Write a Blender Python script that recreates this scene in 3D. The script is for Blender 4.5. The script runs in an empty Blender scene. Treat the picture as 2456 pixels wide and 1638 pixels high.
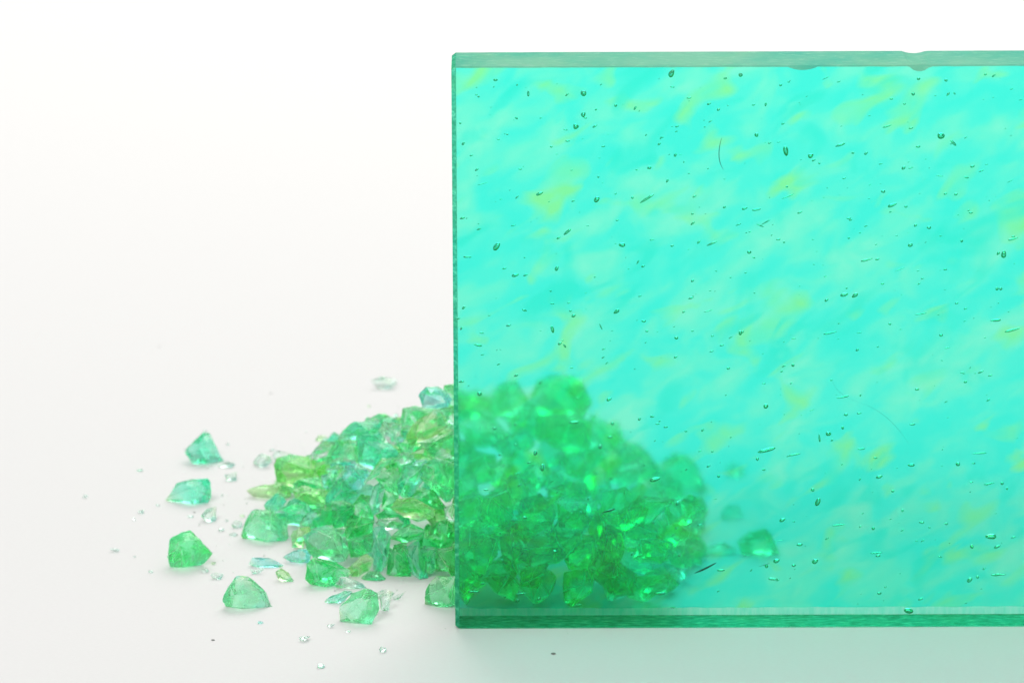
import bpy, bmesh, math, random
from mathutils import Vector, Matrix, noise
from mathutils.bvhtree import BVHTree

sc = bpy.context.scene
COL = sc.collection
rnd = random.Random(7)

# ------------------------------------------------------------------ camera
W, H, FPX = 2456.0, 1638.0, 12000.0
TH = math.radians(17.3)
D, ZC, ROLL = 1.2, 0.0734, 0.0036
BH, BT = 0.1412, 0.0143            # glass block height, thickness
XL, XR = -0.0141, 0.166
cam_d = bpy.data.cameras.new('camera')
cam = bpy.data.objects.new('camera', cam_d); COL.objects.link(cam)
C = Vector((0, -D*math.cos(TH), ZC + D*math.sin(TH)))
fwd = Vector((0, math.cos(TH), -math.sin(TH)))
r0 = Vector((1, 0, 0)); u0 = Vector((0, math.sin(TH), math.cos(TH)))
rgt = r0*math.cos(ROLL) - u0*math.sin(ROLL)
up = r0*math.sin(ROLL) + u0*math.cos(ROLL)
m = Matrix((rgt, up, -fwd)).transposed().to_4x4(); m.translation = C
cam.matrix_world = m
cam_d.sensor_width = 36.0
cam_d.lens = 36.0*FPX/W
cam_d.clip_start = 0.05; cam_d.clip_end = 50
cam_d.dof.use_dof = True
cam_d.dof.focus_distance = D
cam_d.dof.aperture_fstop = 25
sc.camera = cam

def ray(px, py):
    return (fwd + rgt*((px-W/2)/FPX) - up*((py-H/2)/FPX)).normalized()
def on_floor(px, py, z=0.0):
    d = ray(px, py); return C + d*((z-C.z)/d.z)
def on_front(px, py, y=0.0):
    d = ray(px, py); return C + d*((y-C.y)/d.y)
def through(px, py, depth):
    """point inside the glass block seen at a pixel, `depth` behind its front face"""
    d = ray(px, py); p = on_front(px, py)
    e = 1/1.40; n = Vector((0, -1, 0)); c = -d.dot(n)
    t = d*e + n*(e*c - math.sqrt(1-e*e*(1-c*c)))
    return p + t*(depth/t.y)

# ------------------------------------------------------------------ helpers
def mesh_obj(name, bm, mats, parent=None):
    me = bpy.data.meshes.new(name); bm.to_mesh(me); bm.free()
    for mm in (mats if isinstance(mats, (list, tuple)) else [mats]): me.materials.append(mm)
    o = bpy.data.objects.new(name, me); COL.objects.link(o)
    if parent: o.parent = parent
    return o
def tag(o, label=None, cat=None, group=None, kind=None):
    if label: o['label'] = label
    if cat: o['category'] = cat
    if group: o['group'] = group
    if kind: o['kind'] = kind
    return o
class NT:
    def __init__(s, name):
        s.m = bpy.data.materials.new(name); s.m.use_nodes = True
        s.t = s.m.node_tree; s.t.nodes.clear()
        s.out = s.n('ShaderNodeOutputMaterial')
    def n(s, typ, **kw):
        nd = s.t.nodes.new(typ)
        for k, v in kw.items():
            if k.startswith('i_'):
                nd.inputs[k[2:].replace('_', ' ')].default_value = v
            else: setattr(nd, k, v)
        return nd
    def l(s, a, b): s.t.links.new(a, b)
    def mixrgb(s, f, a, b, mode='MIX'):
        nd = s.n('ShaderNodeMix', data_type='RGBA', blend_type=mode)
        for sock, v in ((nd.inputs[0], f), (nd.inputs[6], a), (nd.inputs[7], b)):
            if hasattr(v, 'is_output'): s.l(v, sock)
            elif isinstance(v, (int, float)): sock.default_value = v if sock.type == 'VALUE' else (v, v, v, 1)
            else: sock.default_value = (*v, 1)
        return nd.outputs[2]
    def ramp(s, f, stops, interp='LINEAR'):
        nd = s.n('ShaderNodeValToRGB'); cr = nd.color_ramp; cr.interpolation = interp
        while len(cr.elements) < len(stops): cr.elements.new(0.5)
        for e, (p, c) in zip(cr.elements, stops):
            e.position = p; e.color = (*c, 1) if len(c) == 3 else c
        s.l(f, nd.inputs[0]); return nd.outputs[0]
    def noise(s, vec, scale, detail=2, rough=.5, dist=0.0):
        nd = s.n('ShaderNodeTexNoise'); nd.inputs['Scale'].default_value = scale
        nd.inputs['Detail'].default_value = detail; nd.inputs['Roughness'].default_value = rough
        nd.inputs['Distortion'].default_value = dist
        if vec is not None: s.l(vec, nd.inputs['Vector'])
        return nd.outputs[0]
    def mapping(s, vec, loc=(0,0,0), rot=(0,0,0), scale=(1,1,1)):
        nd = s.n('ShaderNodeMapping'); s.l(vec, nd.inputs[0])
        nd.inputs[1].default_value = loc; nd.inputs[2].default_value = rot; nd.inputs[3].default_value = scale
        return nd.outputs[0]
    def bump(s, h, strength, dist):
        nd = s.n('ShaderNodeBump'); nd.inputs['Strength'].default_value = strength
        nd.inputs['Distance'].default_value = dist; s.l(h, nd.inputs['Height'])
        return nd.outputs[0]

# ------------------------------------------------------------------ materials
def paper_material():
    t = NT('white_paper'); tc = t.n('ShaderNodeTexCoord').outputs['Object']
    p = t.n('ShaderNodeBsdfPrincipled')
    f = t.noise(t.mapping(tc, scale=(1, 4, 1)), 700, 3, .6)
    col = t.ramp(f, [(0.3, (.645, .642, .633)), (0.7, (.667, .664, .655))])
    t.l(col, p.inputs['Base Color']); p.inputs['Roughness'].default_value = .75
    p.inputs['Specular IOR Level'].default_value = .25
    t.l(t.bump(f, .25, .0002), p.inputs['Normal'])
    t.l(p.outputs[0], t.out.inputs[0]); return t.m

def streak_colour(t, tc, loc, gain=1.0):
    """swirled cyan / mint / yellow-green colour of the cast glass, in streaks rising to one side"""
    v0 = t.mapping(tc, rot=(0, math.radians(31), 0))
    v = t.mapping(v0, loc=loc, scale=(.66, 1.0, 1.22))
    n1 = t.noise(v, 112, 2.2, .5, .35)
    n2 = t.noise(t.mapping(v, loc=(3.1, 1.7, 5.2)), 80, 2.2, .5, .7)
    n3 = t.noise(t.mapping(v, loc=(-2.1, 4.7, 1.2)), 108, 1.8, .5, .5)
    base = t.ramp(n1, [(.32, (.13, .97, .94)), (.45, (.20, .98, .93)), (.57, (.33, .99, .88)), (.72, (.52, 1.0, .87))])
    yel = t.ramp(n3, [(.56, (0, 0, 0)), (.74, (.95, .95, .95))])
    c = t.mixrgb(yel, base, (.58, .98, .46))
    deep = t.ramp(n2, [(.57, (0, 0, 0)), (.68, (.7, .7, .7))])
    return t.mixrgb(deep, c, (.07, .93, .86))

def body_volume(t, left, dist):
    """even absorption: `left` of the light remains after `dist` metres of glass"""
    v = t.n('ShaderNodeVolumeAbsorption')
    sig = [-math.log(max(x, 1e-3))/dist for x in left]; dmax = max(sig)*1.0001
    v.inputs['Color'].default_value = (*[1 - s/dmax for s in sig], 1)
    v.inputs['Density'].default_value = dmax
    t.l(v.outputs[0], t.out.inputs[1])

def attr(t, name):
    nd = t.n('ShaderNodeAttribute'); nd.attribute_name = name; return nd.outputs['Fac']

def block_material():
    """one closed body: clear front, slightly rolled back face, ground edges (told apart by face attributes)"""
    t = NT('cast_streaky_glass'); tc = t.n('ShaderNodeTexCoord').outputs['Object']
    back, edge = attr(t, 'back'), attr(t, 'edge')
    ca = streak_colour(t, tc, (0, 0, 0)); cb = t.mixrgb(t.noise(t.mapping(tc, scale=(.6, 1, 1)), 45, 2), (.62, .985, .94), (.88, 1.0, .95))
    c = t.mixrgb(back, cb, ca)
    g = t.n('ShaderNodeBsdfGlass'); g.inputs['IOR'].default_value = 1.40
    rm = t.n('ShaderNodeMath', operation='MULTIPLY'); t.l(back, rm.inputs[0]); rm.inputs[1].default_value = BACK_ROUGH
    t.l(rm.outputs[0], g.inputs['Roughness']); t.l(c, g.inputs['Color'])
    t.l(t.bump(t.noise(tc, 90, 2, .5), .03, .001), g.inputs['Normal'])
    tr = t.n('ShaderNodeBsdfTranslucent'); t.l(c, tr.inputs['Color'])
    vm = t.n('ShaderNodeMath', operation='MULTIPLY'); t.l(back, vm.inputs[0]); vm.inputs[1].default_value = .09
    mx = t.n('ShaderNodeMixShader'); t.l(vm.outputs[0], mx.inputs[0])
    t.l(g.outputs[0], mx.inputs[1]); t.l(tr.outputs[0], mx.inputs[2])
    # ground edges
    n1 = t.noise(t.mapping(tc, scale=(.35, 1, 1)), 900, 4, .65); n2 = t.noise(tc, 60, 3, .55)
    ce = t.mixrgb(t.ramp(n2, [(.35, (0,0,0)), (.65, (1,1,1))]), (.17, .55, .44), (.33, .62, .48))
    ce = t.mixrgb(t.ramp(n1, [(.52, (0,0,0)), (.75, (.8,.8,.8))]), ce, (.50, .76, .62))
    ft = t.ramp(n1, [(.40, (.03, .36, .20)), (.55, (.09, .60, .38)), (.70, (.30, .88, .66))])
    ce = t.mixrgb(attr(t, 'foot'), ce, ft)
    ge = t.n('ShaderNodeBsdfGlass'); ge.inputs['IOR'].default_value = 1.40; ge.inputs['Roughness'].default_value = .45
    t.l(t.mixrgb(.45, ce, (.45, .98, .80)), ge.inputs['Color'])
    d = t.n('ShaderNodeBsdfDiffuse'); t.l(ce, d.inputs['Color'])
    te = t.n('ShaderNodeBsdfTranslucent'); t.l(ce, te.inputs['Color'])
    b = t.bump(n1, .5, .0003); t.l(b, ge.inputs['Normal']); t.l(b, d.inputs['Normal'])
    m1 = t.n('ShaderNodeMixShader'); m1.inputs[0].default_value = .35
    t.l(d.outputs[0], m1.inputs[1]); t.l(te.outputs[0], m1.inputs[2])
    m2 = t.n('ShaderNodeMixShader'); m2.inputs[0].default_value = .28
    t.l(m1.outputs[0], m2.inputs[1]); t.l(ge.outputs[0], m2.inputs[2])
    m3 = t.n('ShaderNodeMixShader'); t.l(edge, m3.inputs[0])
    t.l(mx.outputs[0], m3.inputs[1]); t.l(m2.outputs[0], m3.inputs[2])
    # finely frosted chamfers that glow with the light behind
    fn = t.noise(t.mapping(tc, scale=(1, .2, .2)), 700, 3, .6)
    cf = t.ramp(fn, [(.35, (.55, .93, .86)), (.65, (.92, 1.0, .98))])
    tf = t.n('ShaderNodeBsdfTranslucent'); t.l(cf, tf.inputs['Color'])
    gf = t.n('ShaderNodeBsdfGlass'); gf.inputs['IOR'].default_value = 1.40; gf.inputs['Roughness'].default_value = .5
    t.l(cf, gf.inputs['Color'])
    mf = t.n('ShaderNodeMixShader'); mf.inputs[0].default_value = .3
    t.l(tf.outputs[0], mf.inputs[1]); t.l(gf.outputs[0], mf.inputs[2])
    m4 = t.n('ShaderNodeMixShader'); t.l(attr(t, 'frost'), m4.inputs[0])
    t.l(m3.outputs[0], m4.inputs[1]); t.l(mf.outputs[0], m4.inputs[2])
    t.l(m4.outputs[0], t.out.inputs[0])
    body_volume(t, (.52, .98, .86), BT)
    return t.m
BACK_ROUGH = .14

def air_material():
    t = NT('trapped_air'); g = t.n('ShaderNodeBsdfGlass')
    g.inputs['IOR'].default_value = 1/1.40; g.inputs['Roughness'].default_value = 0
    g.inputs['Color'].default_value = (.66, .88, .77, 1)  # tint puts the bubbles' dark reflections into their colour
    t.l(g.outputs[0], t.out.inputs[0]); return t.m

def speck_material(name, col, rough=.8):
    t = NT(name); p = t.n('ShaderNodeBsdfPrincipled')
    tc = t.n('ShaderNodeTexCoord').outputs['Object']
    t.l(t.ramp(t.noise(tc, 3000, 2), [(.3, tuple(c*.7 for c in col)), (.7, col)]), p.inputs['Base Color'])
    p.inputs['Roughness'].default_value = rough
    t.l(p.outputs[0], t.out.inputs[0]); return t.m

# transmission per pass (front/back) and what the glass body absorbs, per kind of colour
TINTS = {
 'mint':   ((.88, 1.0, .94), (.50, 1.0, .72)),
 'deep':   ((.80, 1.0, .86), (.22, 1.0, .56)),
 'green':  ((.86, 1.0, .91), (.34, 1.0, .60)),
 'dark':   ((.74, 1.0, .82), (.12, .99, .46)),
 'lime':   ((.93, 1.0, .90), (.56, 1.0, .50)),
 'teal':   ((.82, 1.0, .95), (.34, 1.0, .78)),
 'aqua':   ((.84, 1.0, .99), (.46, 1.0, .94)),
 'pale':   ((.96, 1.0, .98), (.80, 1.0, .92)),
}
def shard_material(key):
    a, body = TINTS[key]
    t = NT('broken_glass_' + key); tc = t.n('ShaderNodeTexCoord').outputs['Object']
    n1 = t.noise(tc, 160, 2, .5, .5)
    n2 = t.noise(t.mapping(tc, loc=(.3, .7, .1)), 130, 1.5, .5, .4)
    f1 = t.ramp(n1, [(.46, (0,0,0)), (.62, (.8,.8,.8))]); f2 = t.ramp(n2, [(.52, (0,0,0)), (.66, (.75,.75,.75))])
    c = t.mixrgb(f2, t.mixrgb(f1, a, (.97, 1.0, .87)), (.78, 1.0, .99))
    pig = tuple(min(1, x**.8) for x in body)
    cd = t.mixrgb(f2, t.mixrgb(f1, pig, (.66, 1.0, .50)), (.40, 1.0, .95))
    fine = t.noise(tc, 1500, 4, .65)
    wav = t.noise(tc, 420, 3, .55, .8)
    wv = t.n('ShaderNodeMath', operation='MULTIPLY_ADD'); t.l(fine, wv.inputs[0]); wv.inputs[1].default_value = .07
    t.l(wav, wv.inputs[2])
    b = t.bump(wv.outputs[0], .22, .0009)
    g = t.n('ShaderNodeBsdfGlass'); g.inputs['IOR'].default_value = 1.38
    rg = t.ramp(t.noise(tc, 260, 2), [(.42, (.09,)*3), (.64, (.24,)*3)])
    t.l(rg, g.inputs['Roughness']); t.l(c, g.inputs['Color']); t.l(b, g.inputs['Normal'])
    tr = t.n('ShaderNodeBsdfTranslucent'); t.l(cd, tr.inputs['Color']); t.l(b, tr.inputs['Normal'])
    df = t.n('ShaderNodeBsdfDiffuse'); t.l(t.mixrgb(t.ramp(t.noise(tc, 500, 4, .7, 1), [(.46, (.08,)*3), (.64, (.85,)*3)]), cd, (.86, .98, .88)), df.inputs['Color']); t.l(b, df.inputs['Normal'])
    m0 = t.n('ShaderNodeMixShader'); m0.inputs[0].default_value = .45
    t.l(tr.outputs[0], m0.inputs[1]); t.l(df.outputs[0], m0.inputs[2])
    # frosted, crazed patches where the fracture is rough
    fr = t.ramp(t.noise(tc, 330, 4, .7, 1.2), [(.50, (.07,)*3), (.60, (.22,)*3), (.70, (.75,)*3)])
    m1 = t.n('ShaderNodeMixShader'); t.l(fr, m1.inputs[0])
    t.l(g.outputs[0], m1.inputs[1]); t.l(m0.outputs[0], m1.inputs[2])
    # chipped, bruised edges
    cf = t.ramp(fine, [(.35, tuple(.35 + .5*x for x in pig)), (.62, (.80, .96, .84))])
    gc = t.n('ShaderNodeBsdfGlass'); gc.inputs['IOR'].default_value = 1.38; gc.inputs['Roughness'].default_value = .3
    gc.inputs['Color'].default_value = (*a, 1)
    dc = t.n('ShaderNodeBsdfDiffuse'); t.l(cf, dc.inputs['Color'])
    mc = t.n('ShaderNodeMixShader'); t.l(t.ramp(fine, [(.45, (.04,)*3), (.66, (.5,)*3)]), mc.inputs[0])
    t.l(gc.outputs[0], mc.inputs[1]); t.l(dc.outputs[0], mc.inputs[2])
    m2 = t.n('ShaderNodeMixShader'); t.l(attr(t, 'chip'), m2.inputs[0])
    t.l(m1.outputs[0], m2.inputs[1]); t.l(mc.outputs[0], m2.inputs[2])
    t.l(m2.outputs[0], t.out.inputs[0])
    body_volume(t, body, .0075)
    return t.m
M_paper = paper_material()
M_block = block_material()
M_air = air_material()
M_fibre = speck_material('dark_fibre', (.02, .10, .06))
M_speck = speck_material('dark_grit', (.22, .24, .22))
M_sh = {k: shard_material(k) for k in TINTS}
M_dust = speck_material('glass_powder', (.86, .94, .88), .5)

# ------------------------------------------------------------------ paper sweep
bm = bmesh.new()
prof = [(-1.3, 0.0)]
prof += [(y/100.0, 0.0) for y in range(-120, 141, 20)]
for k in range(1, 13):
    a = math.radians(90*k/12); prof.append((1.4 + .5*math.sin(a), .5 - .5*math.cos(a)))
prof.append((1.9, 1.6))
rows = [[bm.verts.new((x, y, z)) for x in (-2.2, -1, 0, 1, 2.2)] for (y, z) in prof]
for a, b in zip(rows, rows[1:]):
    for i in range(4): bm.faces.new((a[i], a[i+1], b[i+1], b[i]))
for f in bm.faces: f.smooth = True
floor = mesh_obj('floor', bm, M_paper)
tag(floor, 'seamless matt white paper sweep under the glass', None, None, 'structure')

# ------------------------------------------------------------------ the cast glass block
root = bpy.data.objects.new('glass_block', None); COL.objects.link(root)
root.location = ((XL+XR)/2, BT/2, 0)
tag(root, 'thick upright block of streaky turquoise glass full of air bubbles', 'glass block')
bpy.context.view_layer.update()
def child(o, parent=root):
    o.parent = parent; o.matrix_parent_inverse = parent.matrix_world.inverted(); return o

def section(x, inset, cb):
    """closed outline (y, z) of the block's cross-section; cb = chamfers (front-bottom, back-bottom, back-top, front-top)"""
    fb, bb, bt, ft = cb; y0, y1, z0, z1 = inset, BT-inset, inset, BH-inset
    z0 = 0.00002 + inset
    return [(y0, z0+fb), (y0+fb, z0), (y1-bb*1.0, z0), (y1, z0+bb*1.5), (y1, z1-bt), (y1-bt, z1), (y0+ft, z1), (y0, z1-ft)]
bm = bmesh.new()
xs = [XL, XL+.0010]
x = XL+.0010
while x < XR-.002:
    x += .0009; xs.append(x)
xs += [XR-.0007, XR]
secs = []
cx_notch = on_front(2190, 122, BT).x; cx_chip = on_front(2205, 165).x; cx_chip2 = on_front(1925, 165).x
for i, x in enumerate(xs):
    inset = .0006 if i in (0, len(xs)-1) else 0
    j = lambda s, a: a*noise.noise(Vector((x*s, a*9000, 3.3)))
    fb = .00028 + j(400, .00006); bb = .0011 + j(300, .00012); bt = .00035 + j(500, .0001); ft = .0003 + j(350, .00008)
    pts = section(x, inset, (max(fb, .0001), bb, max(bt, .0001), max(ft, .0001)))
    dn = (x-cx_notch)/.0028
    if abs(dn) < 1:
        k = (1-dn*dn)**.9*.0005
        pts[4] = (pts[4][0], pts[4][1]-k*1.6); pts[5] = (pts[5][0]-k*.6, pts[5][1]-k); 
    dc = (x-cx_chip)/.0024
    if abs(dc) < 1:
        k = (1-dc*dc)**.8*.0012; pts[7] = (pts[7][0], pts[7][1]-k); pts[6] = (pts[6][0]+k*.25, pts[6][1])
    dc = (x-cx_chip2)/.0036
    if abs(dc) < 1:
        k = (1-dc*dc)*.0008; pts[7] = (pts[7][0], pts[7][1]-k)
    secs.append([bm.verts.new((x, y, z)) for (y, z) in pts])
for a, b in zip(secs, secs[1:]):
    for i in range(8):
        k = (i+1) % 8
        f = bm.faces.new((a[i], b[i], b[k], a[k]))
        f.material_index = {7: 0, 3: 1}.get(i, 2)          # edge 7-0 is the front face, 3-4 the back face
        if i == 0: f.material_index = 0
        if i in (0, 2): f.material_index = 3
        if i == 1: f.material_index = 4
        if a is secs[0]: f.material_index = 5
bm.faces.new(list(reversed(secs[0]))).material_index = 2
bm.faces.new(secs[-1]).material_index = 2
bmesh.ops.recalc_face_normals(bm, faces=bm.faces[:])
body = mesh_obj('block_body', bm, M_block)
reg = [p.material_index for p in body.data.polygons]
for nm, vals in (('back', {1: 1}), ('edge', {2: 1, 4: 1, 5: .85}), ('frost', {3: 1}), ('foot', {4: 1, 5: 1})):
    at_ = body.data.attributes.new(nm, 'FLOAT', 'FACE')
    at_.data.foreach_set('value', [float(vals.get(q, 0)) for q in reg])
for p in body.data.polygons: p.material_index = 0
child(body)

# air bubbles: traced from four enlarged views: (x, y, length, height, tilt)
def crop(ox, oy, s, lst): return [(ox+x/s, oy+y/s, l/s, w/s, a) for (x, y, l, w, a) in lst]
B = []
B += crop(1060, 80, 3.359, [(1140,485,44,44,0),(1140,655,40,34,60),(1080,752,44,40,0),(695,487,44,18,90),(1850,325,60,40,60),(1232,750,40,14,30),(1990,522,36,14,10),(600,685,26,16,-45),(787,1292,56,22,25),(1247,1340,50,36,45),(1652,1332,120,18,32),(1533,1325,20,18,0),(1893,752,28,14,20),(1750,893,28,16,40),(1880,982,30,20,60),(1763,845,26,12,60),(1815,1190,30,16,60),(1400,583,22,22,0),(295,512,18,14,0),(237,985,26,12,20),(880,915,20,16,0),(1300,912,28,14,0),(453,855,22,12,-10),(630,1095,26,12,0),(330,1212,80,6,15),(525,815,18,12,0),(147,725,18,16,0),(1260,1158,16,16,0)])
B += crop(1756, 80, 3.359, [(68,338,32,28,0),(392,418,24,18,45),(755,362,56,6,28),(858,392,26,10,20),(1502,368,26,22,0),(1458,490,26,26,0),(1722,380,24,22,0),(1282,530,26,14,0),(1388,570,18,16,0),(270,575,30,16,80),(172,578,28,12,20),(1790,485,24,12,-50),(2040,333,20,16,30),(432,950,75,40,100),(633,987,44,34,30),(657,1024,30,14,30),(702,1048,16,16,0),(870,900,75,20,20),(972,965,22,16,20),(1250,750,70,12,18),(1440,765,34,14,15),(1683,828,56,46,0),(1782,885,58,20,-45),(1440,1085,40,10,18),(1887,1162,36,14,-15),(1718,1293,26,14,20),(440,1237,18,14,0),(450,1315,100,8,22),(1197,1053,28,10,20),(1673,1150,50,8,-8),(2240,1192,50,6,30),(2008,1110,40,10,25),(1290,1385,70,24,22),(1400,1397,24,18,0),(195,820,30,30,0)])
B += crop(1060, 480, 3.359, [(440,375,70,40,50),(205,458,60,12,3),(1010,257,70,20,40),(940,305,36,14,30),(297,235,38,12,25),(575,205,36,10,15),(1450,362,50,30,0),(1855,368,26,16,20),(2175,350,85,14,25),(590,605,54,24,15),(672,605,36,14,25),(1405,898,50,26,35),(665,887,38,16,-20),(537,1010,36,14,20),(890,1042,55,26,-75),(1280,1020,50,10,-65),(290,1168,60,18,-10),(988,1173,36,14,-55),(1625,975,34,18,0),(1650,1056,24,14,0),(1888,1110,30,22,0),(1885,1263,32,14,25),(1303,1200,30,10,20),(2005,790,40,14,20),(2145,893,70,8,17),(1948,900,26,14,30),(1578,500,36,12,60),(1595,773,28,10,20),(1022,828,22,10,10),(157,1462,40,14,10),(155,1035,26,14,60),(130,957,40,10,20),(165,145,40,16,20),(2275,58,24,16,30),(2017,112,20,14,20),(1412,163,22,12,10),(2020,188,40,14,40),(1035,893,18,16,0),(875,733,16,14,0),(925,550,40,26,60)])
B += crop(1756, 480, 3.359, [(102,68,44,18,20),(195,78,65,16,10),(225,205,60,10,-25),(270,180,80,9,32),(138,420,32,24,0),(953,161,24,14,20),(940,306,18,16,0),(1085,482,90,16,15),(1435,363,38,28,20),(1350,560,80,5,22),(1923,103,30,14,0),(1850,330,22,22,0),(2263,314,75,14,17),(2188,437,56,40,80),(2143,430,30,20,50),(2135,715,24,24,0),(2165,715,24,22,0),(902,762,60,28,15),(988,768,52,28,35),(922,710,16,14,0),(1520,916,90,10,8),(2122,968,78,20,5),(2260,1046,120,18,15),(790,1070,100,14,12),(1270,997,22,18,0),(1683,1088,28,22,10),(1735,1190,44,8,12),(2003,1384,48,14,28),(1855,1390,34,10,5),(490,1330,24,24,0),(65,1070,26,34,0),(50,198,44,10,25),(545,100,40,14,25),(497,1116,34,8,5),(173,463,24,12,-20),(418,340,16,16,0),(800,1450,18,12,20),(255,1477,28,10,0),(1025,1068,40,8,8),(1532,632,22,10,20)])
B += crop(1756, 920, 3.359, [(890,108,95,14,12),(272,182,38,34,20),(915,250,30,20,10),(1025,238,36,14,5),(890,355,20,26,0),(776,403,42,32,0),(804,456,20,14,30),(703,437,65,14,-82),(1452,328,44,14,0),(1040,525,56,14,5),(278,535,135,28,15),(503,571,92,14,13),(204,605,24,20,30),(1155,597,30,14,0),(1443,655,52,24,0),(1818,647,32,32,0),(1990,560,110,12,3),(1185,750,52,24,18),(2070,805,80,12,12),(2175,803,24,24,0),(2215,845,18,20,0),(648,855,28,24,0),(690,952,65,38,65),(405,1097,48,26,25),(860,1137,100,12,8),(2083,1230,85,40,0),(543,1296,46,22,5),(358,1425,50,32,20),(497,1462,32,20,0),(668,1430,50,36,30),(1160,1362,90,14,5),(1176,1385,36,18,10),(1527,1117,38,18,0),(1137,1165,24,26,0),(1273,1090,22,8,0),(2135,1312,54,20,25),(1930,1311,26,30,0),(2266,1237,40,12,20),(277,1468,26,30,20),(380,1263,80,5,8),(1373,1022,18,20,0),(1588,1158,18,14,0),(2158,1535,90,12,0),(1926,793,30,10,0),(645,213,40,6,20)])
B += crop(1070, 880, 2.451, [(197,158,26,22,0),(752,325,54,14,5),(525,505,22,26,0),(285,362,20,14,0),(965,412,26,12,0),(905,468,20,26,0),(978,333,18,16,0),(565,590,26,40,0),(488,562,24,10,10),(418,625,40,6,10),(235,722,28,8,0),(625,672,34,6,30),(615,765,50,6,20),(955,845,75,10,18),(165,1320,55,10,0),(328,1135,16,10,0),(215,1272,24,8,0),(440,1332,60,10,5),(778,1398,38,8,0),(958,190,30,16,25),(90,85,30,10,0)])
B += crop(1450, 1000, 3.016, [(365,450,75,28,15),(383,50,28,10,0),(443,72,30,12,10),(588,103,20,12,0),(843,1107,50,16,0),(1220,1170,65,18,-5),(400,1275,70,22,0),(495,1375,36,10,0),(688,782,38,14,15),(825,428,20,20,0),(540,1000,16,18,0)])
B += crop(1500, 1300, 2.459, [(1670,403,52,30,-10),(2030,222,34,22,40),(2077,205,18,16,0),(1740,335,28,12,20),(2190,192,60,12,3)])
seen = []
for b in B:
    if all((b[0]-q[0])**2 + (b[1]-q[1])**2 > 60 for q in seen): seen.append(b)
B = sorted(seen, key=lambda b: -b[2]*b[3])

def bubble_bm(bm, px, py, ln, wd, ang, depth, rr, seg=(14, 9)):
    c = through(px, py, depth); s = .0001
    a = math.radians(ang); r1, r2 = ln*s*.56, wd*s*.56; r3 = r2*1.7
    ax = Vector((math.cos(a), rr.uniform(-.12, .12), math.sin(a))).normalized()
    az = Vector((0, 1, 0)); az = (az - ax*az.dot(ax)).normalized(); ay = az.cross(ax)
    asym = rr.uniform(-.35, .35); nu, nv = seg
    vs = []
    for i in range(1, nv):
        ph = math.pi*i/nv; row = []
        taper = 1 + asym*math.cos(ph)
        for k in range(nu):
            th = 2*math.pi*k/nu
            bow = ax*(-r1*math.cos(ph))
            row.append(bm.verts.new(c + bow + (ay*(r2*math.cos(th)) + az*(r3*math.sin(th)))*math.sin(ph)*taper))
        vs.append(row)
    p0 = bm.verts.new(c - ax*r1); p1 = bm.verts.new(c + ax*r1)
    fs = []
    for k in range(nu):
        q = (k+1) % nu
        fs.append(bm.faces.new((p0, vs[0][q], vs[0][k]))); fs.append(bm.faces.new((p1, vs[-1][k], vs[-1][q])))
        for a_, b_ in zip(vs, vs[1:]): fs.append(bm.faces.new((a_[k], a_[q], b_[q], b_[k])))
    for f in fs: f.smooth = True
    return fs
rb = random.Random(3)
for b in B[:100]:
    bm = bmesh.new(); bubble_bm(bm, *b, rb.uniform(.0012, .0105), rb)
    bmesh.ops.recalc_face_normals(bm, faces=bm.faces[:])
    child(mesh_obj('air_bubble', bm, M_air))
bm = bmesh.new()
for b in B[100:]: bubble_bm(bm, *b, rb.uniform(.0012, .012), rb, (10, 7))
for i in range(420):
    px, py = rb.uniform(1110, 2450), rb.uniform(180, 1450)
    ln = rb.choice((2.6, 3, 3.5, 4.2, 5, 6, 8, 10)); wd = ln*rb.uniform(.25, .7)
    bubble_bm(bm, px, py, ln, wd, rb.gauss(22, 18), rb.uniform(.001, .013), rb, (8, 5))
bmesh.ops.recalc_face_normals(bm, faces=bm.faces[:])
tag(child(mesh_obj('small_air_bubbles', bm, M_air)), 'pinprick bubbles', None, None, 'stuff')

def tube(name, pix, rad, depth, mat, taper=True):
    bm = bmesh.new(); pts = [through(px, py, depth) for px, py in pix]
    ring = []
    for i, p in enumerate(pts):
        t = (pts[min(i+1, len(pts)-1)] - pts[max(i-1, 0)]).normalized()
        a = t.orthogonal().normalized(); b = t.cross(a)
        r = rad*(1 - .7*abs(2*i/(len(pts)-1)-1)**2 if taper else 1)
        ring.append([bm.verts.new(p + a*r*math.cos(k*math.pi/3) + b*r*math.sin(k*math.pi/3)) for k in range(6)])
    for a, b in zip(ring, ring[1:]):
        for k in range(6): bm.faces.new((a[k], a[(k+1) % 6], b[(k+1) % 6], b[k]))
    bm.faces.new(list(reversed(ring[0]))); bm.faces.new(ring[-1])
    bmesh.ops.recalc_face_normals(bm, faces=bm.faces[:])
    return mesh_obj(name, bm, mat)
def bez(a, b, c, n=14):
    return [((1-t)**2*a[0]+2*t*(1-t)*b[0]+t*t*c[0], (1-t)**2*a[1]+2*t*(1-t)*b[1]+t*t*c[1]) for t in [i/(n-1) for i in range(n)]]
child(tube('hair_fibre', bez((1731, 331), (1716, 380), (1735, 407)), .00009, .002, M_fibre))
child(tube('hair_fibre', bez((1995, 908), (2005, 948), (2060, 965)), .00002, .003, M_fibre))
child(tube('hair_fibre', bez((2060, 965), (2130, 985), (2180, 1065), 20), .000025, .003, M_fibre))
child(tube('hair_fibre', bez((1666, 1374), (1690, 1365), (1718, 1349)), .00026, .003, M_fibre))
child(tube('hair_fibre', bez((1445, 1229), (1465, 1224), (1475, 1219)), .0002, .003, M_fibre))
child(tube('hair_fibre', bez((1820, 1358), (1835, 1355), (1846, 1350)), .00007, .003, M_fibre))

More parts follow.
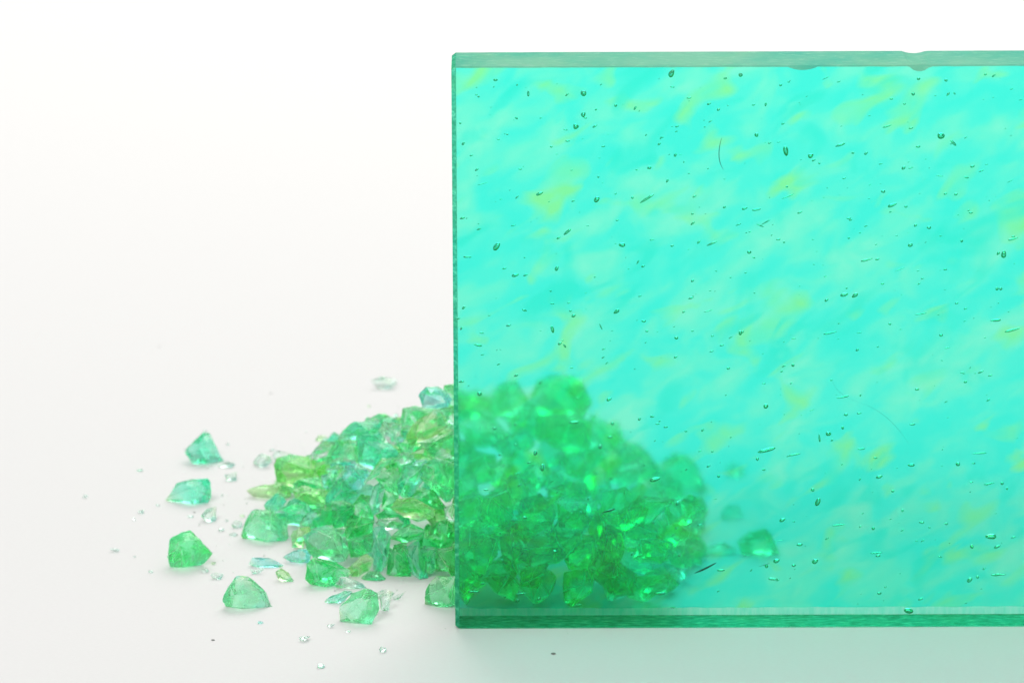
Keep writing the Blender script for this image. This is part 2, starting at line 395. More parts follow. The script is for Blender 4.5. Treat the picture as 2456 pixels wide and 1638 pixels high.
# ------------------------------------------------------------------ glass shards
BODIES = []          # (centre, radius) of every shard placed
HC = (0.0, 0.093)    # heap centre on the floor
def heap_h(x, y):
    dx, dy = x-HC[0], y-HC[1]
    k = min(1, max(0, (x+.014)/.008))                    # behind the block the heap leans against its back
    e = 2 + (k if dy < 0 else 0)
    a = abs(dx)/(.064 if dx < 0 else (.051 if dy < 0 else .045)); b = abs(dy)/(.060 + (.040*k if dy < 0 else 0))
    r = (a**e + b**e)**(1/e)
    return 0.0 if r >= 1 else .0285*(1-r*r)**(.8 if dx < 0 else 1.15)
def on_heap(px, py):
    d = ray(px, py); t = (C.y, 0)
    s = 1.14
    while s < 1.55:
        p = C + d*s
        if p.z <= heap_h(p.x, p.y) or p.z <= 0: return p
        s += .0003
    return C + d*1.3

def rough_up(bm, size, rr, amp=.045, cuts=3):
    """break the flat facets of a hull into shallow conchoidal ones"""
    bmesh.ops.triangulate(bm, faces=bm.faces[:])
    long_e = [e for e in bm.edges if e.calc_length() > size*.10]
    bmesh.ops.subdivide_edges(bm, edges=long_e, cuts=cuts, use_grid_fill=True)
    bm.normal_update(); o = Vector((rr.uniform(-9, 9), rr.uniform(-9, 9), rr.uniform(-9, 9)))
    f1, f2 = 2.1/size, 6.0/size
    for v in bm.verts:
        k = noise.noise(v.co*f1 + o)*amp*1.5 + (abs(noise.noise(v.co*f2 + o))-.25)*amp*.75 + noise.noise(v.co*f2*2.7 - o)*amp*.22
        v.co += v.normal*(k*size)

def hull_shard(points, size, rr, name, tint, bev=.014, amp=.045, cuts=3, floor_z=None):
    bm = bmesh.new()
    vs = [bm.verts.new(p) for p in points]
    r = bmesh.ops.convex_hull(bm, input=vs)
    bmesh.ops.delete(bm, geom=list({e for e in r['geom_interior'] + r['geom_unused'] if isinstance(e, bmesh.types.BMVert)}), context='VERTS')
    bmesh.ops.dissolve_limit(bm, angle_limit=math.radians(9), verts=bm.verts[:], edges=bm.edges[:])
    if bev > 0:
        bmesh.ops.bevel(bm, geom=[e for e in bm.edges if rr.random() < .35], offset=bev*size*rr.uniform(.6, 1.2), segments=1, affect='EDGES', material=1)
    for v in bm.verts: v.co += Vector((rr.uniform(-1, 1), rr.uniform(-1, 1), rr.uniform(-1, 1)))*size*.006
    rough_up(bm, size, rr, amp, cuts)
    if floor_z is not None:
        for v in bm.verts:
            if v.co.z < floor_z: v.co.z = floor_z + (v.co.z-floor_z)*.02
    for f in bm.faces: f.smooth = True
    bmesh.ops.recalc_face_normals(bm, faces=bm.faces[:])
    me = bpy.data.meshes.new(name); bm.to_mesh(me); bm.free()
    me.materials.append(M_sh[tint])
    ci = [float(p.material_index) for p in me.polygons]
    me.attributes.new('chip', 'FLOAT', 'FACE').data.foreach_set('value', ci)
    for p in me.polygons: p.material_index = 0
    me.set_sharp_from_angle(angle=math.radians(28))
    return me

def place_mesh(me, name, label, group):
    lo = Vector((min(v.co.x for v in me.vertices), min(v.co.y for v in me.vertices), min(v.co.z for v in me.vertices)))
    hi = Vector((max(v.co.x for v in me.vertices), max(v.co.y for v in me.vertices), max(v.co.z for v in me.vertices)))
    c = (lo+hi)/2; c.z = lo.z
    me.transform(Matrix.Translation(-c))
    o = bpy.data.objects.new(name, me); COL.objects.link(o); o.location = c
    tag(o, label, 'glass shard' if name == 'glass_shard' else 'glass crumb', group)
    BODIES.append(((lo+hi)/2, (hi-lo).length/2*.72))
    return o

def traced(poly, where, tint, label, thick=.75, name='glass_shard', group='crushed green glass shards', seed=None, lift=0.0, push=0.0, **kw):
    """a shard whose outline follows the photograph, built at its own distance with real thickness"""
    rr = random.Random(seed if seed is not None else int(sum(a*3+b*7 for a, b in poly)))
    xs_ = [p[0] for p in poly]; ys_ = [p[1] for p in poly]
    cx, cy = sum(xs_)/len(poly), sum(ys_)/len(poly)
    grow = 1.05 if where == 'floor' else 1.12
    poly = [(cx+(x-cx)*grow, cy+(y-cy)*grow) for x, y in poly]
    xs_ = [p[0] for p in poly]; ys_ = [p[1] for p in poly]
    wpx, hpx = max(xs_)-min(xs_), max(ys_)-min(ys_)
    if where == 'floor':
        anchor = on_floor(cx, max(ys_) - hpx*.22)
        anchor.z = 0
    elif where == 'heap':
        anchor = on_heap(cx, cy)
    else:
        anchor = on_front(cx, cy, where)
    dist = (anchor - C).dot(fwd) - push - (.0015 if where == 'heap' else 0)
    s = dist/FPX
    size = math.sqrt(wpx*hpx)*s
    th = size*thick*.5
    def at(px, py, dd):
        d = ray(px, py); return C + d*((dist+dd)/d.dot(fwd))
    tilt = rr.uniform(-.35, .35)*th/(wpx/2+1)
    pts = [at(x, y, (x-cx)*tilt + rr.uniform(-.35, .35)*th) for x, y in poly]
    for sgn in (-1, 1):
        for k in range(rr.choice((2, 3, 3, 4))):
            i = rr.randrange(len(poly)); f = rr.uniform(.2, .62)
            q = poly[i]; q2 = poly[(i+1) % len(poly)]; g = rr.random()
            x = cx + ((q[0]*(1-g)+q2[0]*g)-cx)*f; y = cy + ((q[1]*(1-g)+q2[1]*g)-cy)*f
            pts.append(at(x, y, sgn*th*rr.uniform(.65, 1.1)))
    fz = 0.00002 if where == 'floor' else None
    if where == 'floor':
        zmin = min(p.z for p in pts)
        if zmin > 0:                                   # lower it along the line of sight until it rests
            for p in pts: p.z -= zmin
    else:
        fz = .00002
    me = hull_shard(pts, size, rr, name, tint, floor_z=fz, **kw)
    return place_mesh(me, name, label, group)

def A(*p): return [(x/4.198+550, y/4.198+880) for x, y in p]
def Bc(*p): return [(x/4.198+550, y/4.198+1200) for x, y in p]
def Cc(*p): return [(x/1.99+150, y/1.99+850) for x, y in p]
def Dc(*p): return [(x/2.451+1070, y/2.451+880-14) for x, y in p]
def Ec(*p): return [(x/3.016+1450, y/3.016+1000-14) for x, y in p]

T = traced
# --- lying alone on the paper
T(Cc((590,470),(605,440),(670,378),(700,390),(745,480),(765,515),(710,545),(640,530)), 'floor', 'teal', 'turquoise pointed shard with a glowing yellow base, lone, highest of the scattered ones', .9)
T(Cc((740,530),(790,508),(823,525),(800,545),(750,545)), 'floor', 'pale', 'pale blue sliver touching the foot of the yellow-based turquoise shard', .5, cuts=2)
T(Cc((775,575),(830,560),(828,600),(790,612)), 'floor', 'pale', 'small pale turquoise cube just below the pale blue sliver', .8, cuts=2)
T(Cc((493,690),(545,615),(630,597),(690,590),(705,610),(705,680),(680,737),(630,725),(540,700)), 'floor', 'teal', 'flat teal wedge tapering to one point, between the turquoise shard and the cube-like one', .6)
T(Cc((663,770),(690,735),(733,728),(733,785),(710,812),(680,790)), 'floor', 'pale', 'pale yellowish chip touching the lower corner of the flat teal wedge', .6, cuts=2)
T(Cc((510,880),(530,865),(610,843),(660,880),(700,940),(640,1040),(570,1050),(515,1020),(508,960)), 'floor', 'green', 'blocky cube-like green shard with a frosted whitish top, alone on the paper', .9)
T(Cc((778,1160),(800,1100),(830,1055),(885,1060),(920,1110),(970,1140),(1005,1210),(990,1240),(900,1230),(820,1240),(785,1200)), 'floor', 'mint', 'rounded pear-shaped shard with lime side and black fleck, alone in front of the heap', .7)
T(Bc((200,640),(230,580),(400,580),(540,650),(480,690),(350,690),(230,660)), 'floor', 'aqua', 'thin flake with a bright sky-blue streak, between the pear-shaped shard and the heap', .45)
T(Bc((210,690),(350,690),(300,730),(240,750)), 'floor', 'pale', 'pale chip under the flake with the sky-blue streak', .5, cuts=2)
T(Bc((470,720),(520,680),(600,730),(650,810),(590,840),(500,790)), 'floor', 'lime', 'small yellow-green chip lying beside the sky-blue streaked flake', .6, cuts=2)
T(A((1420,140),(1530,105),(1680,120),(1690,170),(1570,245),(1500,215)), 'floor', 'pale', 'pale mint flake lying by itself behind the heap, highest in the picture', .5, cuts=2)
T(A((240,960),(320,880),(410,900),(420,960),(340,1030),(270,1010)), 'floor', 'pale', 'pale rounded chip behind the lime sliver, before the heap begins', .7, cuts=2)
T(A((430,900),(470,840),(520,850),(640,880),(560,960),(480,960)), 'floor', 'pale', 'thin whitish splinter standing behind the big yellow-green shard', .4, cuts=2)
# --- rim of the heap, on the paper
T(A((180,1245),(370,1180),(560,1170),(640,1230),(600,1310),(470,1330),(320,1350)), 'floor', 'lime', 'long lime sliver whose sharp tip points away from the heap', .55)
T(A((480,990),(500,930),(620,895),(800,930),(930,1020),(900,1110),(750,1190),(620,1200),(510,1150)), 'heap', 'lime', 'large yellow-green shard with a dark green core, standing above the lime sliver', .8, push=-.002)
T(A((640,1240),(760,1210),(900,1230),(1000,1280),(960,1380),(800,1370),(680,1330)), 'heap', 'lime', 'lime shard under the large yellow-green one, its tip towards the teal pieces', 1.2, seed=44, amp=.09)
T(Bc((120,340),(180,200),(230,100),(280,80),(400,120),(570,250),(590,370),(560,400),(340,465),(150,400)), 'floor', 'mint', 'big pale pyramid-shaped shard with lime facets at the outer rim of the heap', .8)
T(Bc((20,240),(60,200),(130,210),(130,270),(50,290)), 'floor', 'pale', 'pale bluish chip touching the big pyramid-shaped shard', .7, cuts=2)
T(Bc((550,570),(640,510),(770,490),(830,550),(800,640),(700,660)), 'floor', 'aqua', 'pale aqua shard low on the paper under the oval-faced bright one', .5)
T(Bc((630,380),(700,280),(800,270),(830,350),(740,470),(640,460)), 'heap', 'lime', 'small lime shard tucked behind the big flat-faced bright green one', .7, push=.004)
T(Bc((750,360),(850,300),(1030,260),(1130,380),(1190,510),(1150,580),(1060,600),(870,590),(800,500)), 'heap', 'mint', 'big bright mint shard with one smooth flat face, lowest row of the heap', .7, push=.008)
T(Bc((770,790),(780,640),(860,600),(1080,620),(1200,700),(1180,790),(1060,910),(930,880),(820,840)), 'floor', 'deep', 'deep green shard with yellow core at the front foot of the heap', .8)
T(Bc((1060,850),(1110,770),(1190,770),(1330,830),(1390,890),(1320,910),(1100,900)), 'floor', 'pale', 'pale teal domed chip in front of the deep green shard with yellow core', .6)
T(Bc((960,1010),(1010,960),(1150,910),(1230,920),(1150,1010),(980,1060)), 'floor', 'teal', 'thin teal flake sticking out beside the frontmost big mottled shard', .45)
T(Bc((1110,1080),(1230,930),(1400,900),(1500,930),(1510,1100),(1430,1240),(1280,1310),(1130,1250)), 'floor', 'mint', 'frontmost big mottled mint and lime shard, lying before the heap', .65)
T(Bc((1520,980),(1560,900),(1650,920),(1600,1100),(1530,1160)), 'floor', 'pale', 'pale teal chip leaning on the frontmost mottled shard', .7)
T(Bc((1650,970),(1780,910),(1740,970),(1660,1020)), 'floor', 'pale', 'thin pale green flake pointing from the frontmost shard to the block', .4, cuts=2)
T(Bc((1390,900),(1440,850),(1540,840),(1640,870),(1600,910),(1500,930)), 'floor', 'pale', 'crumbly beige-white chip on the frontmost mottled shard', .6, push=.006, amp=.10)
T(Bc((1330,780),(1400,710),(1500,720),(1570,780),(1550,820),(1400,820)), 'floor', 'green', 'small craggy green chip at the foot of the heap above the beige crumbs', .8)
T(Bc((1180,680),(1260,620),(1380,530),(1450,580),(1400,690),(1300,760),(1220,750)), 'floor', 'lime', 'smooth pale lime shard shaped like a bean at the foot of the heap', .6, push=.004)
T(Bc((1970,1130),(1970,960),(2020,830),(2080,760),(2260,770),(2290,1060),(2150,1110)), 'floor', 'green', 'upright green shard at the bottom corner, touching the block edge', .8)
T(Bc((1580,800),(1600,600),(1650,450),(1770,430),(1790,600),(1840,800)), 'floor', 'deep', 'tall saturated green shard standing at the foot of the heap', .7, push=.002)
T(Bc((1770,500),(1900,400),(1960,640),(1990,780),(1930,850),(1840,740)), 'floor', 'teal', 'tall slanting teal shard beside the tall saturated green one', .7, push=.001)
# --- surface of the heap, upwards
T(Bc((450,120),(560,60),(680,30),(740,60),(880,180),(720,240),(560,230)), 'heap', 'teal', 'flat teal shard behind the big pyramid-shaped one', .7)
T(Bc((720,240),(780,130),(900,70),(1030,100),(1030,250),(830,270)), 'heap', 'teal', 'teal green shard between flat teal one and the dark teal upright', .7)
T(A((1035,1370),(1130,1350),(1250,1400),(1190,1500),(1180,1600),(1050,1620)), 'heap', 'teal', 'dark teal block with one straight vertical edge in mid heap', .8)
T(A((1240,1400),(1330,1290),(1420,1300),(1430,1440),(1450,1540),(1300,1500)), 'heap', 'deep', 'deep green wedge with a pale spike edge in the middle of the heap', .7)
T(Bc((1050,280),(1180,270),(1130,350)), 'heap', 'pale', 'tiny pale blue triangle between two green shards', .5, cuts=2, push=.006)
T(Bc((1180,300),(1200,210),(1330,180),(1450,210),(1440,320),(1350,390),(1190,380)), 'heap', 'deep', 'round-topped green shard under the deep green wedge', .8, push=.002)
T(Bc((1200,400),(1350,390),(1460,330),(1470,470),(1340,560),(1230,570)), 'heap', 'green', 'green shard beneath the round-topped green one', .8)
T(Bc((1460,300),(1540,270),(1620,360),(1600,600),(1540,680),(1460,700),(1450,450)), 'heap', 'teal', 'upright teal shard with a white crack down its face', .7, push=.003)
T(Bc((1470,230),(1520,190),(1690,180),(1750,230),(1700,280),(1580,290)), 'heap', 'pale', 'pale green oval chip under the pale lime oval shard', .6, push=.005)
T(A((1650,1410),(1700,1330),(1840,1320),(1930,1370),(2060,1430),(2030,1500),(1920,1540),(1770,1500)), 'heap', 'lime', 'prominent pale lime oval shard with frosted rim, midway up the heap', .6, push=.006, seed=12)
T(Bc((1620,380),(1720,290),(1830,240),(1950,310),(1900,390),(1750,420)), 'heap', 'deep', 'vivid green shard right under the pale lime oval one', .8)
T(Bc((1930,520),(1960,460),(2100,480),(2060,690),(1990,630)), 'heap', 'teal', 'narrow dark teal shard speckled with white powder', .7)
T(Bc((2080,560),(2110,490),(2290,480),(2290,700),(2080,700)), 'heap', 'green', 'green shard against the block edge above the bottom corner one', .8)
T(Bc((2000,380),(2060,250),(2200,200),(2290,300),(2290,430),(2130,450)), 'heap', 'deep', 'deep green shard half hidden by the block edge at mid height', .8)
T(Bc((2170,80),(2290,0),(2290,230),(2190,180)), 'heap', 'pale', 'crazed whitish mint piece against the block edge', .6, amp=.09, push=.003)
T(A((1410,1380),(1450,1230),(1510,1170),(1560,1230),(1530,1350),(1450,1480)), 'heap', 'teal', 'greyish teal standing splinter in the centre of the heap', .5, push=.004)
T(A((1560,1240),(1700,1300),(1690,1350),(1640,1440),(1540,1420)), 'heap', 'deep', 'darkest green gap-filling shard beside the standing splinter', .8)
T(A((1850,1320),(1900,1250),(2050,1230),(2120,1350),(2180,1440),(2060,1420),(1930,1370)), 'heap', 'deep', 'deep green shard above the tip of the pale lime oval', .8)
T(A((1140,1160),(1180,1010),(1290,980),(1380,1040),(1390,1120),(1320,1220),(1200,1240)), 'heap', 'aqua', 'rounded bright aqua shard, bluest of the heap', .8, push=.004)
T(A((990,1280),(1080,1150),(1130,1120),(1170,1240),(1280,1270),(1130,1350),(1000,1390)), 'heap', 'teal', 'blue-green shard directly under the bright aqua one', .7, push=.001)
T(A((930,1100),(1000,1080),(1080,1130),(1050,1200),(950,1220)), 'heap', 'teal', 'small dark teal shard between the yellow-green and the aqua ones', .8)
T(A((990,1030),(1090,980),(1150,1000),(1130,1100),(1070,1130),(1000,1090)), 'heap', 'mint', 'small pale green shard leaning on the bright aqua one', .7)
T(A((1370,1160),(1450,1010),(1530,920),(1640,915),(1570,1010),(1430,1130)), 'heap', 'green', 'slanting dark green splinter with a white fibrous edge', .5, push=.006, amp=.08)
T(A((1480,1110),(1560,1050),(1680,1010),(1740,1130),(1690,1290),(1580,1250)), 'heap', 'green', 'green shard beneath the slanting splinter with white edge', .8)
T(A((1690,930),(1720,870),(1780,860),(1850,890),(1840,960),(1740,980)), 'heap', 'mint', 'small round greyish mint shard above the upright pale-edged teal one', .8, push=.003)
T(A((1840,990),(1880,940),(2000,920),(1960,980)), 'heap', 'aqua', 'tiny bright cyan chip in the upper heap', .6, cuts=2, push=.006)
T(A((1700,1190),(1740,1080),(1760,1010),(1950,1000),(1960,1080),(1930,1190),(1810,1310),(1730,1280)), 'heap', 'teal', 'upright teal shard with a pale frosted long edge', .7, push=.003)
T(A((1930,1100),(1970,980),(2090,940),(2290,1000),(2290,1250),(2180,1330),(2050,1230)), 'heap', 'green', 'large bright green shard against the block edge, upper heap', .7, push=.003)
T(A((1990,830),(2020,730),(2170,680),(2290,640),(2290,900),(2100,940),(2050,930)), 'heap', 'mint', 'large mint shard with white frosted side, against the block edge', .7)
T(A((1840,870),(1960,800),(2000,850),(2040,930),(1900,940)), 'heap', 'lime', 'small lime shard under the long lime green one', .8)
T(A((1290,740),(1310,700),(1450,700),(1600,770),(1660,830),(1680,880),(1540,920),(1440,1010),(1300,960)), 'heap', 'teal', 'big square-faced teal green shard with a pale upper rim', .75, push=.003)
T(A((1010,890),(1080,750),(1200,740),(1290,770),(1280,940),(1150,960),(970,970)), 'heap', 'green', 'green shard with a white starburst crack, beside the big square-faced one', .8, amp=.07)
T(A((1120,740),(1140,660),(1270,560),(1500,560),(1570,650),(1560,700),(1310,730),(1200,770)), 'heap', 'teal', 'long teal shard along the crest behind the big square-faced one', .7)
T(A((1520,640),(1560,570),(1720,590),(1740,700),(1640,790),(1560,720)), 'heap', 'pale', 'whitish yellow crumbly shard on the crest', .7, amp=.09)
T(A((1690,720),(1720,700),(1760,740),(1720,760)), 'heap', 'aqua', 'tiny cyan dot of glass beside the whitish yellow shard', .8, cuts=2, push=.007)
T(A((810,910),(870,820),(930,750),(1070,760),(1070,830),(1010,880),(880,930)), 'heap', 'pale', 'pale mint wedge with a yellow gleam at the crest end', .6)
T(A((870,740),(900,690),(980,700),(980,740),(920,770)), 'heap', 'lime', 'tiny yellow chip perched above the pale mint wedge', .7, cuts=2)
T(A((1370,540),(1400,505),(1490,520),(1520,560),(1440,580)), 'heap', 'pale', 'whitish splinter pile chip on top of the long teal crest shard', .5, cuts=2, amp=.09)
T(A((1720,580),(1760,440),(1870,395),(2090,440),(2000,530),(1850,640),(1740,620)), 'heap', 'mint', 'clear mint shard just below the topmost round one', .7)
T(A((1820,660),(1860,580),(1960,500),(2060,450),(2150,490),(2180,590),(2120,640),(1990,720),(1900,770),(1800,750)), 'heap', 'lime', 'long lime green shard slanting below the topmost round one', .6, push=.004)
T(A((2100,440),(2290,390),(2290,590),(2180,560)), 'heap', 'mint', 'mint shard wedged between the long lime one and the block edge', .8)
T(A((1925,290),(1990,205),(2100,200),(2180,260),(2230,320),(2200,400),(1960,400)), .082, 'aqua', 'topmost round turquoise shard of the heap beside the block edge', .8)
T(A((1700,760),(1800,720),(1880,740),(1840,850),(1740,870)), 'heap', 'green', 'small green shard between square-faced one and the long lime one', .8)
# --- behind the block
bh = dict(group='heap shards seen through the block')
T(Dc((290,220),(310,120),(410,95),(440,140),(490,220),(400,280),(320,270)), .082, 'green', 'peaked green shard seen through the block, first of the two summits', .8, **bh)
T(Dc((505,220),(550,90),(620,65),(730,60),(790,110),(845,210),(800,290),(600,290)), .084, 'deep', 'broad rounded summit shard of the heap seen through the block', .8, **bh)
T(Dc((60,230),(70,150),(240,180),(260,250),(200,300),(90,300)), 'heap', 'lime', 'yellow-green shard seen through the block close to its edge, near the top', .8, **bh)
T(Dc((-10,260),(-10,150),(60,150),(80,260),(40,300)), 'heap', 'mint', 'shard crossing behind the top of the block edge', .8, **bh)
T(Dc((850,380),(860,280),(930,330),(1000,370),(1040,450),(960,520)), 'heap', 'deep', 'steep green shard on the falling slope seen through the block', .8, **bh)
T(Dc((340,760),(360,660),(420,640),(480,720),(470,830),(380,840)), 'heap', 'lime', 'bright oval green shard seen through the block mid heap', .7, push=.004, **bh)
T(Dc((530,300),(700,280),(840,330),(830,480),(650,500),(540,420)), 'heap', 'deep', 'wide green shard below the broad summit seen through the block', .8, **bh)
T(Dc((80,330),(250,330),(390,400),(340,480),(150,460)), 'heap', 'mint', 'shard with a pale curved ridge seen through the block, below the yellow-green one', .7, **bh)
T(Ec((430,330),(510,260),(590,280),(680,380),(740,600),(600,560),(450,450)), 'floor', 'green', 'tall outlying shard on the far slope seen through the block', .7, **bh)
T(Ec((860,370),(930,340),(1000,380),(1010,440),(900,450)), 'floor', 'mint', 'faint small round shard standing clear of the heap behind the block', .7, **bh)
T(Ec((840,690),(890,640),(960,650),(990,730),(920,760),(850,740)), 'floor', 'mint', 'small round shard with a bright lower rim, seen through the block', .7, **bh)
T(Ec((960,900),(1040,830),(1150,810),(1200,860),(1250,990),(1100,1040),(1000,1030)), 'floor', 'green', 'last big outlying shard with a straight sloping side behind the block', .7, **bh)
T(Ec((710,940),(860,910),(950,960),(900,1010),(750,1000)), 'floor', 'mint', 'low flat shard between the heap and the last big outlying one, behind the block', .6, **bh)
T(Ec((560,600),(700,580),(740,700),(700,860),(560,820)), 'floor', 'green', 'green shard at the outer foot of the heap behind the block', .8, **bh)

T([(1590,1300),(1640,1268),(1682,1306),(1664,1350),(1604,1352)], 'floor', 'green', 'squat green shard in the low tail of the heap, seen through the block', .7, **bh)
T([(1535,1372),(1588,1338),(1626,1386),(1575,1424)], 'floor', 'green', 'low green shard under the squat one in the heap tail, behind the block', .7, **bh)
# --- filler that makes up the rest of the heap
def blob_points(rr, n=13):
    ax = (rr.uniform(.8, 1.25), rr.uniform(.7, 1.1), rr.uniform(.55, .85)); pts = []
    for k in range(n):
        v = Vector((rr.gauss(0, 1), rr.gauss(0, 1), rr.gauss(0, 1))).normalized()
        pts.append(Vector((v.x*ax[0], v.y*ax[1], v.z*ax[2]))*rr.uniform(.8, 1.05)*.5)
    return pts
rf = random.Random(21)
PK = ['green', 'deep', 'mint', 'teal', 'lime', 'green', 'teal', 'mint', 'aqua', 'green', 'lime', 'deep', 'deep', 'dark', 'dark', 'dark', 'dark']
protos = [hull_shard(blob_points(rf), 1.0, rf, 'glass_shard', PK[k], cuts=2) for k in range(len(PK))]
def fill(p, r, x, h, wall=False):
    k = rf.randrange(len(protos))
    while (x > XL and PK[k] in ('lime', 'aqua', 'mint')) or (wall and PK[k] not in ('deep', 'dark')) or (not wall and PK[k] == 'dark'): k = rf.randrange(len(protos))
    me = protos[k]
    rot = Matrix.Rotation(rf.uniform(0, 6.28), 3, 'Z') @ Matrix.Rotation(rf.uniform(0, 6.28), 3, 'X') @ Matrix.Rotation(rf.uniform(0, 6.28), 3, 'Y')
    q = [(rot @ v.co)*2*r for v in me.vertices]
    zmin = min(c.z for c in q); ymin = min(c.y for c in q)
    if p.z + zmin < 0: p.z = -zmin + .00002
    if x > XL - .006 and p.y + ymin < BT: p.y = BT - ymin + .0001
    # the protos are one unit wide: bake the size into a copy so textures keep their scale
    m2 = me.copy(); m2.transform(rot.to_4x4() @ Matrix.Scale(2*r, 4))
    o = bpy.data.objects.new('glass_shard', m2); COL.objects.link(o); o.location = p
    tag(o, 'unremarkable green shard of the heap, blurred behind the block' if x > XL else 'buried green shard glimpsed between others inside the heap',
        'glass shard', 'blurred heap shards behind the block' if x > XL else 'buried heap shards beside the block')
    BODIES.append((p.copy(), r))
placed = 0
TRIES = 24000
for t_ in range(TRIES):
    x = rf.uniform(-.062, .055); y = rf.uniform(.018, .150)
    h = heap_h(x, y)
    if h < .0015 or (x > -.004 and y < .030): continue
    r = rf.uniform(.0044, .0072) if h > .007 else rf.uniform(.0022, .0036)
    if y < BT + r*1.12 and x > XL - .006: continue
    skin = t_ < TRIES*.6                                   # first the pieces on the surface, then those under them
    if y > .115 and (x > -.02 or rf.random() < .6): continue   # little of the far side shows
    z = max(h - r*(.55 if x > XL else .95), r*.6) if skin else rf.uniform(r*.6, max(h - r*1.4, r*.7))
    if z < h - .017: continue
    p = Vector((x, y, z))
    if any((p-c).length < (r + R)*((.53 if x > XL else .53) if skin else .50)*(1 if y > .05 else .85) for c, R in BODIES): continue
    fill(p, r, x, h); placed += 1
    if placed >= 168: break
# the foot of the heap, pushed up against the back of the block
for py in (1472, 1445, 1412, 1368, 1322, 1276, 1225):
    for px in range(1114 + (py % 4)*12, 1575 + (1452-py)//2, 86):
        px_ = px + rf.uniform(-16, 16); r = rf.uniform(.0054, .0078)
        d = ray(px_, py + rf.uniform(-8, 8)); p = through(px_, py, BT)
        p = p + d*((r*.95 + .0004 + rf.uniform(0, .002) + (0 if py > 1300 else .006))/d.y)
        if p.z < -.001 or len([1 for c, R in BODIES if (p-c).length < (r+R)*.30]): continue
        fill(Vector((p.x, p.y, max(p.z, r*.45))), r, p.x, .02, True)
        placed += 1
print('FILLER', placed)

# --- crumbs on the paper, each where the photo has it
def crumb(px, py, r, tint, label, group='glass crumbs on the paper'):
    rr = random.Random(int(px*7+py))
    c = on_floor(px, py + r*.5); s = 2*r*.0001
    pts = [Vector((p.x, p.y, p.z*.8))*s for p in blob_points(rr, 12)]
    zm = min(p.z for p in pts)
    pts = [Vector((c.x+p.x*1.1, c.y+p.y, p.z-zm)) for p in pts]
    me = hull_shard(pts, s, rr, 'glass_crumb', tint, bev=.03, amp=.07, cuts=1, floor_z=.00001)
    return place_mesh(me, 'glass_crumb', label, group)
for x, y, r, t_, lab in [
 (371,548,11,'mint','lone mint crumb out beyond the turquoise pointed shard'),
 (107,675,11,'pale','yellowish crumb, the outermost of all on the paper'),
 (375,747,14,'pale','whitish crumb, middle one of three in a row by the teal wedge'),
 (457,713,11,'pale','pale crumb, one of three in a row, next to the teal wedge tip'),
 (342,785,8,'pale','flat pale crumb, outer one of three in a row'),
 (252,930,14,'pale','yellowish white crumb out beyond the cube-like green shard'),
 (343,962,6,'pale','tiny crumb between the yellowish white one and the cube-like shard'),
 (422,1035,9,'pale','small pearly crumb below and outside the cube-like shard'),
 (760,832,14,'pale','pale grey-green oval crumb between the teal wedge and the pyramid shard'),
 (785,790,8,'pale','tiny crumb above the grey-green oval one'),
 (815,856,13,'pale','flat yellowish crumb under the pale bluish chip'),
 (703,940,11,'pale','crumb touching the far side of the cube-like green shard'),
 (720,994,10,'lime','bright yellow crumb beside the cube-like green shard'),
 (742,1055,20,'pale','broad nearly clear flake crumb below the bright yellow one'),
 (680,1030,12,'pale','pale crumb at the lower corner of the cube-like shard'),
 (1160,1350,20,'pale','pale star-like crumb in front of the frontmost mottled shard'),
 (785,427,9,'pale','yellowish crumb behind the pale blue sliver'),
 (680,362,8,'pale','whitish crumb at the very tip of the turquoise pointed shard'),
 (592,450,9,'pale','pale crumb on the outer side of the turquoise pointed shard'),
 (612,768,10,'pale','dusty crumb under the flat teal wedge'),
 (860,768,11,'lime','yellow crumb behind the pyramid-shaped shard'),
 (945,1275,10,'aqua','small aqua crumb right below the pear-shaped shard'),
 (1000,455,9,'pale','greenish crumb above the thin whitish splinter')]:
    crumb(x/1.99+150, y/1.99+850, r*.72, t_, lab)
for x, y, r, t_, lab in [
 (885,972,6,'lime','tiny yellow-green crumb on the paper behind the heap'),
 (947,994,11,'mint','greyish mint crumb behind the crest of the heap'),
 (883,1338,6,'pale','tiny crumb at the foot of the bean-shaped lime shard'),
 (795,1498,10,'pale','pale crumb beside the frontmost mottled shard'),
 (768,1593,13,'pale','yellowish green crumb, the lowest of all on the paper'),
 (922,1555,13,'pale','pale crumb out in front towards the tinted light of the block'),
 (835,1512,7,'pale','tiny crumb just before the frontmost mottled shard')]:
    crumb(x, y, r, t_, lab)

# --- dark specks
def speck(px, py, r, label):
    rr = random.Random(int(px)); c = on_floor(px, py)
    bm = bmesh.new(); bmesh.ops.create_icosphere(bm, subdivisions=2, radius=r)
    for v in bm.verts: v.co = Vector((v.co.x*1.5, v.co.y, v.co.z*.5 + r*.45)) + Vector((rr.uniform(-1,1), rr.uniform(-1,1), 0))*r*.3
    o = mesh_obj('dirt_speck', bm, M_speck); o.location = c
    tag(o, label, 'dirt speck', 'dark specks on the paper')
speck(1327, 1568, .0004, 'grey dirt speck on the tinted paper below the block')
speck(511, 1535, .00028, 'dark speck on bare paper below the pear-shaped shard')
speck(466, 1229, .00022, 'black speck beside the dusty crumb under the teal wedge')
speck(650, 944, .0002, 'faint speck on bare paper above and behind the heap')
speck(382, 832, .0002, 'faint speck high on the empty paper')

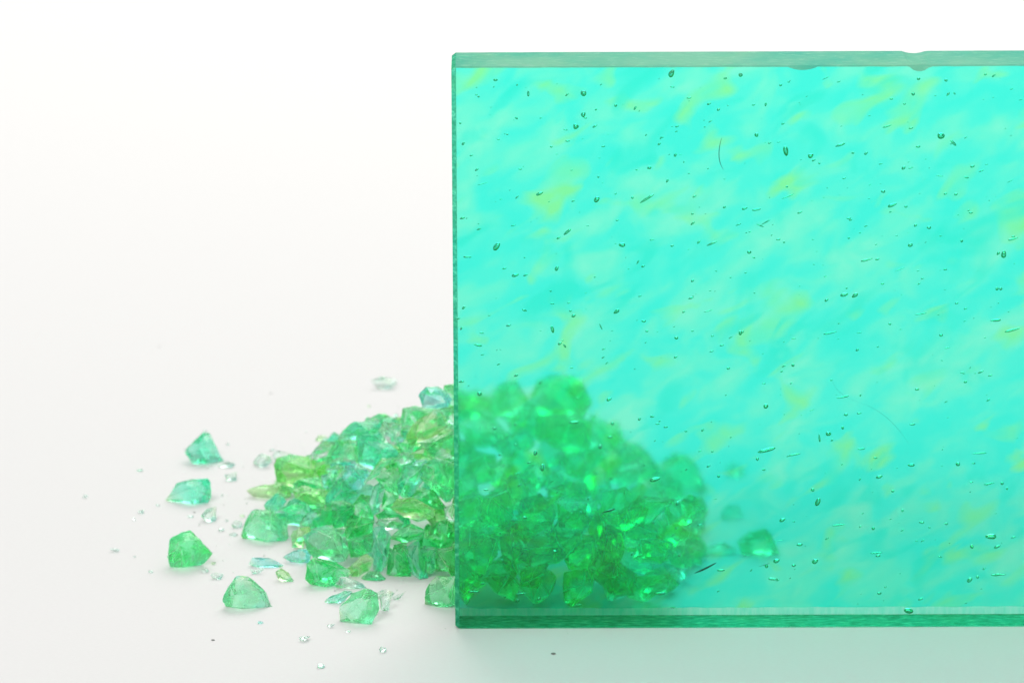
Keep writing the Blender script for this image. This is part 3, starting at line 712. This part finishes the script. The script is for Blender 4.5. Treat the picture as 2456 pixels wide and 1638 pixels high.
# --- powder and splinters dusted round and over the heap
bm = bmesh.new(); rd = random.Random(99)
def grain(p, r):
    vs = [bm.verts.new(p + Vector((rd.gauss(0,1), rd.gauss(0,1), rd.gauss(0,1))).normalized()*r*rd.uniform(.6, 1.2)) for _ in range(5)]
    bmesh.ops.convex_hull(bm, input=vs)
for i in range(520):
    a = rd.uniform(math.pi*.45, math.pi*1.6); k = rd.gauss(1.0, .16)
    x = HC[0] + math.cos(a)*.066*k + rd.gauss(0, .002); y = HC[1] + math.sin(a)*.072*k
    if y < -.004 or (x > XL-.001 and -.001 < y < BT+.001): continue
    r = abs(rd.gauss(0, .00016)) + .00006
    grain(Vector((x, y, r*.6)), r)
bpy.context.view_layer.update()
surf = []
for o in [o for o in COL.objects if o.name.startswith('glass_shard')]:
    if o.location.x > .0: continue
    mw = o.matrix_world
    for p in o.data.polygons:
        if p.normal.z > .15 and p.area > 2e-7: surf.append((mw @ p.center, p.area))
rd.shuffle(surf)
for c, a in surf[:450]: 
    r = abs(rd.gauss(0, .00013)) + .00005
    grain(c, r)
dust = mesh_obj('glass_dust', bm, M_dust)
tag(dust, 'fine white glass powder and splinters dusted over the heap and the paper around it', 'glass dust', None, 'stuff')

# ------------------------------------------------------------------ light
def area(name, loc, target, sx, sy, power, col=(1, 1, 1)):
    l = bpy.data.lights.new(name, 'AREA'); l.shape = 'RECTANGLE'; l.size = sx; l.size_y = sy
    l.energy = power; l.color = col
    o = bpy.data.objects.new(name, l); COL.objects.link(o)
    o.location = loc; o.rotation_euler = (Vector(target)-Vector(loc)).to_track_quat('-Z', 'Y').to_euler()
    return o
area('softbox', (.10, .98, .98), (.0, .25, 0), 1.2, .9, 15.0, (1.0, .99, .972))
area('front_fill', (-.45, -.75, 1.15), (-.03, .0, 0), .55, .45, 8.2)  # added fill that brightens the paper before the block and the shards
w = bpy.data.worlds.new('World'); sc.world = w; w.use_nodes = True
bg = w.node_tree.nodes['Background']; bg.inputs[0].default_value = (1, .995, .99, 1); bg.inputs[1].default_value = .565

# ------------------------------------------------------------------ render
sc.render.engine = 'CYCLES'
cy = sc.cycles
cy.max_bounces = 40; cy.transmission_bounces = 36; cy.diffuse_bounces = 24; cy.glossy_bounces = 8
cy.volume_bounces = 0; cy.transparent_max_bounces = 8
cy.caustics_reflective = True; cy.caustics_refractive = True
cy.sample_clamp_indirect = 6; cy.blur_glossy = .5
cy.use_denoising = True; cy.denoiser = 'OPENIMAGEDENOISE'
sc.view_settings.view_transform = 'Standard'; sc.view_settings.look = 'None'
sc.view_settings.exposure = 0; sc.view_settings.gamma = 1
